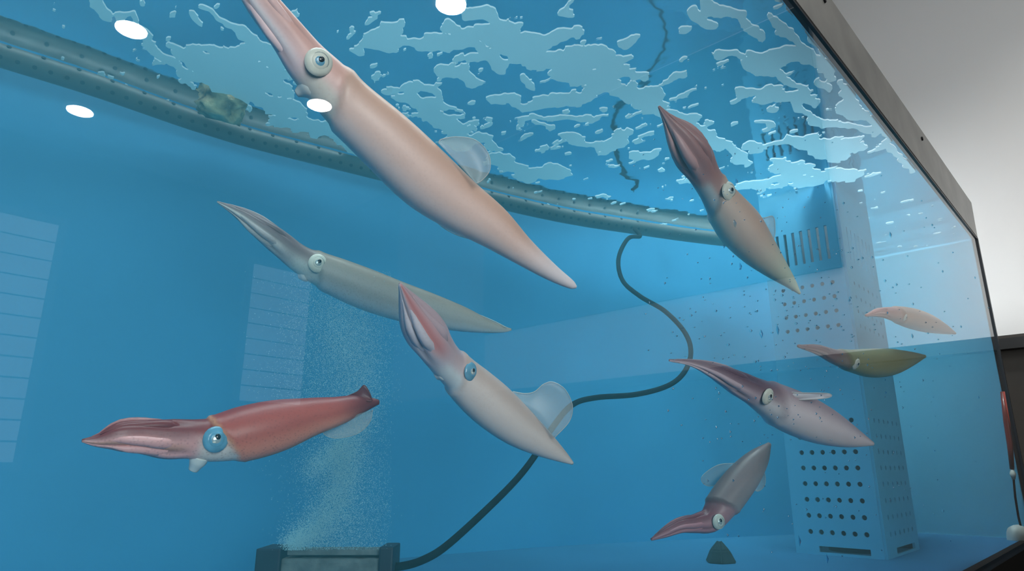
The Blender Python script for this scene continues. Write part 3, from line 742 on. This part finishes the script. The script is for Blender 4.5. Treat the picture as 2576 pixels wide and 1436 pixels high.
squid('pale squid with open pink arms crossing below the grey one',
      [(1006, 713, 4), (1028, 757, 23), (1056, 810, 42), (1088, 862, 50), (1120, 905, 48), (1152, 938, 50), (1190, 976, 57), (1242, 1022, 59), (1300, 1070, 51), (1360, 1112, 35), (1410, 1145, 17), (1440, 1165, 4)],
      .56, .76, .41, (1166, 914, 23), C3(196, 176, 168), C3(226, 216, 212), C3(238, 230, 226), C3(190, 170, 180), C3(206, 206, 218),
      stripe=(C3(206, 136, 136), .12, .40), white_neck=C3(216, 226, 230), keel=.25,
      fins=[([(1290, 985), (1320, 990), (1345, 985), (1368, 966), (1392, 961), (1422, 980), (1440, 1020), (1432, 1060), (1395, 1100)], 'fin_clear', -.1)],
      funnel=((1112, 935, 24), (1095, 945, 12)), eye_mats=('eye_blue', 'eye_silver'))
squid('red-brown squid with blue eye at lower left',
      [(206, 1108, 4), (246, 1108, 17), (300, 1098, 37), (360, 1098, 43), (420, 1104, 50), (478, 1104, 53), (535, 1105, 60), (615, 1090, 69), (700, 1070, 65), (785, 1048, 48), (840, 1036, 38), (890, 1022, 28), (930, 1014, 15), (953, 1011, 6)],
      .60, .76, .462, (532, 1106, 30), C3(150, 62, 60), C3(186, 96, 86), C3(234, 150, 128), C3(122, 50, 52), C3(236, 176, 176), mat='skin_red',
      stripe=(C3(206, 150, 126), -.45, .16), white_neck=C3(224, 214, 208), tail_col=C3(122, 62, 66),
      fins=[([(845, 1010), (870, 998), (900, 984), (916, 969), (930, 988), (936, 1008)], 'fin_red', -.2),
            ([(805, 1070), (818, 1094), (850, 1102), (900, 1090), (930, 1062), (938, 1030)], 'fin_clear', -.2)],
      funnel=((505, 1146, 22), (486, 1182, 12)), eye_mats=('eye_blue', 'eye_silver'), collar_slant=.05, collar_col=C3(226, 164, 130))
squid('brown-armed squid hanging head-up before the foam at upper right',
      [(1657, 267, 3), (1680, 300, 15), (1712, 344, 37), (1742, 390, 48), (1770, 436, 42), (1797, 480, 41), (1826, 524, 50), (1862, 572, 56), (1902, 622, 47), (1945, 668, 32), (1985, 708, 16), (2012, 738, 3)],
      .96, 1.10, .45, (1829, 470, 24), C3(200, 172, 156), C3(226, 206, 194), C3(238, 240, 228), C3(160, 120, 120), C3(196, 160, 162),
      stripe=(C3(196, 160, 160), -.2, .12), white_neck=C3(206, 218, 220), tail_col=C3(212, 232, 214), tail_from=.62, collar_slant=.06,
      fins=[([(1890, 540), (1920, 548), (1945, 545), (1950, 580), (1945, 610)], 'fin_clear', .2)], eye_mats=('eye_white', 'eye_silver'), funnel=((1790, 500, 16), (1776, 508, 8)))
squid('purple-grey squid with white belly left of the overflow box',
      [(1684, 906, 3), (1740, 913, 9), (1800, 934, 21), (1850, 960, 31), (1900, 986, 40), (1960, 1020, 53), (2020, 1048, 55), (2080, 1074, 46), (2140, 1098, 27), (2195, 1116, 5)],
      .86, 1.14, .50, (1906, 983, 20), C3(164, 142, 154), C3(230, 224, 232), C3(248, 248, 252), C3(106, 78, 94), C3(206, 186, 198),
      white_neck=C3(232, 232, 236), fins=[([(1960, 985), (2020, 988), (2085, 990), (2085, 1000), (2030, 1005), (1970, 1006)], 'fin_white', -.8)], eye_mats=('eye_white', 'eye_silver'))
squid('olive-yellow squid swimming in front of the overflow box',
      [(2008, 870, 4), (2060, 881, 13), (2100, 897, 21), (2140, 907, 28), (2190, 913, 36), (2240, 910, 33), (2290, 902, 18), (2326, 896, 4)],
      1.14, 1.48, .36, (2128, 911, 14), C3(138, 136, 100), C3(158, 160, 120), C3(172, 180, 140), C3(132, 96, 100), C3(160, 130, 130), eye_mats=('eye_white', 'eye_silver'), mat='skin_grey')
squid('faint beige squid veiled by the glass reflection at far right',
      [(2178, 793, 3), (2215, 786, 12), (2250, 790, 20), (2290, 800, 26), (2330, 812, 24), (2370, 826, 14), (2402, 838, 3)],
      1.26, 1.74, .34, (2255, 794, 9), C3(196, 156, 130), C3(214, 182, 158), C3(224, 204, 186), C3(206, 150, 140), C3(216, 176, 168), eye_mats=('eye_white', 'eye_silver'))
squid('small dusky squid with red arms near the tank floor',
      [(1638, 1357, 3), (1672, 1340, 12), (1712, 1322, 18), (1752, 1316, 24), (1788, 1306, 33), (1815, 1272, 40), (1845, 1232, 41), (1878, 1190, 37), (1910, 1150, 25), (1936, 1116, 5)],
      1.12, 1.24, .50, (1797, 1322, 18), C3(126, 104, 104), C3(146, 128, 130), C3(162, 154, 158), C3(122, 52, 64), C3(190, 130, 140), mat='skin_grey',
      fins=[([(1895, 1165), (1920, 1180), (1925, 1215), (1908, 1235), (1885, 1225)], 'fin_clear', .2), ([(1850, 1165), (1805, 1170), (1765, 1200), (1780, 1222), (1830, 1215)], 'fin_clear', .2)], eye_mats=('eye_white', 'eye_silver'))
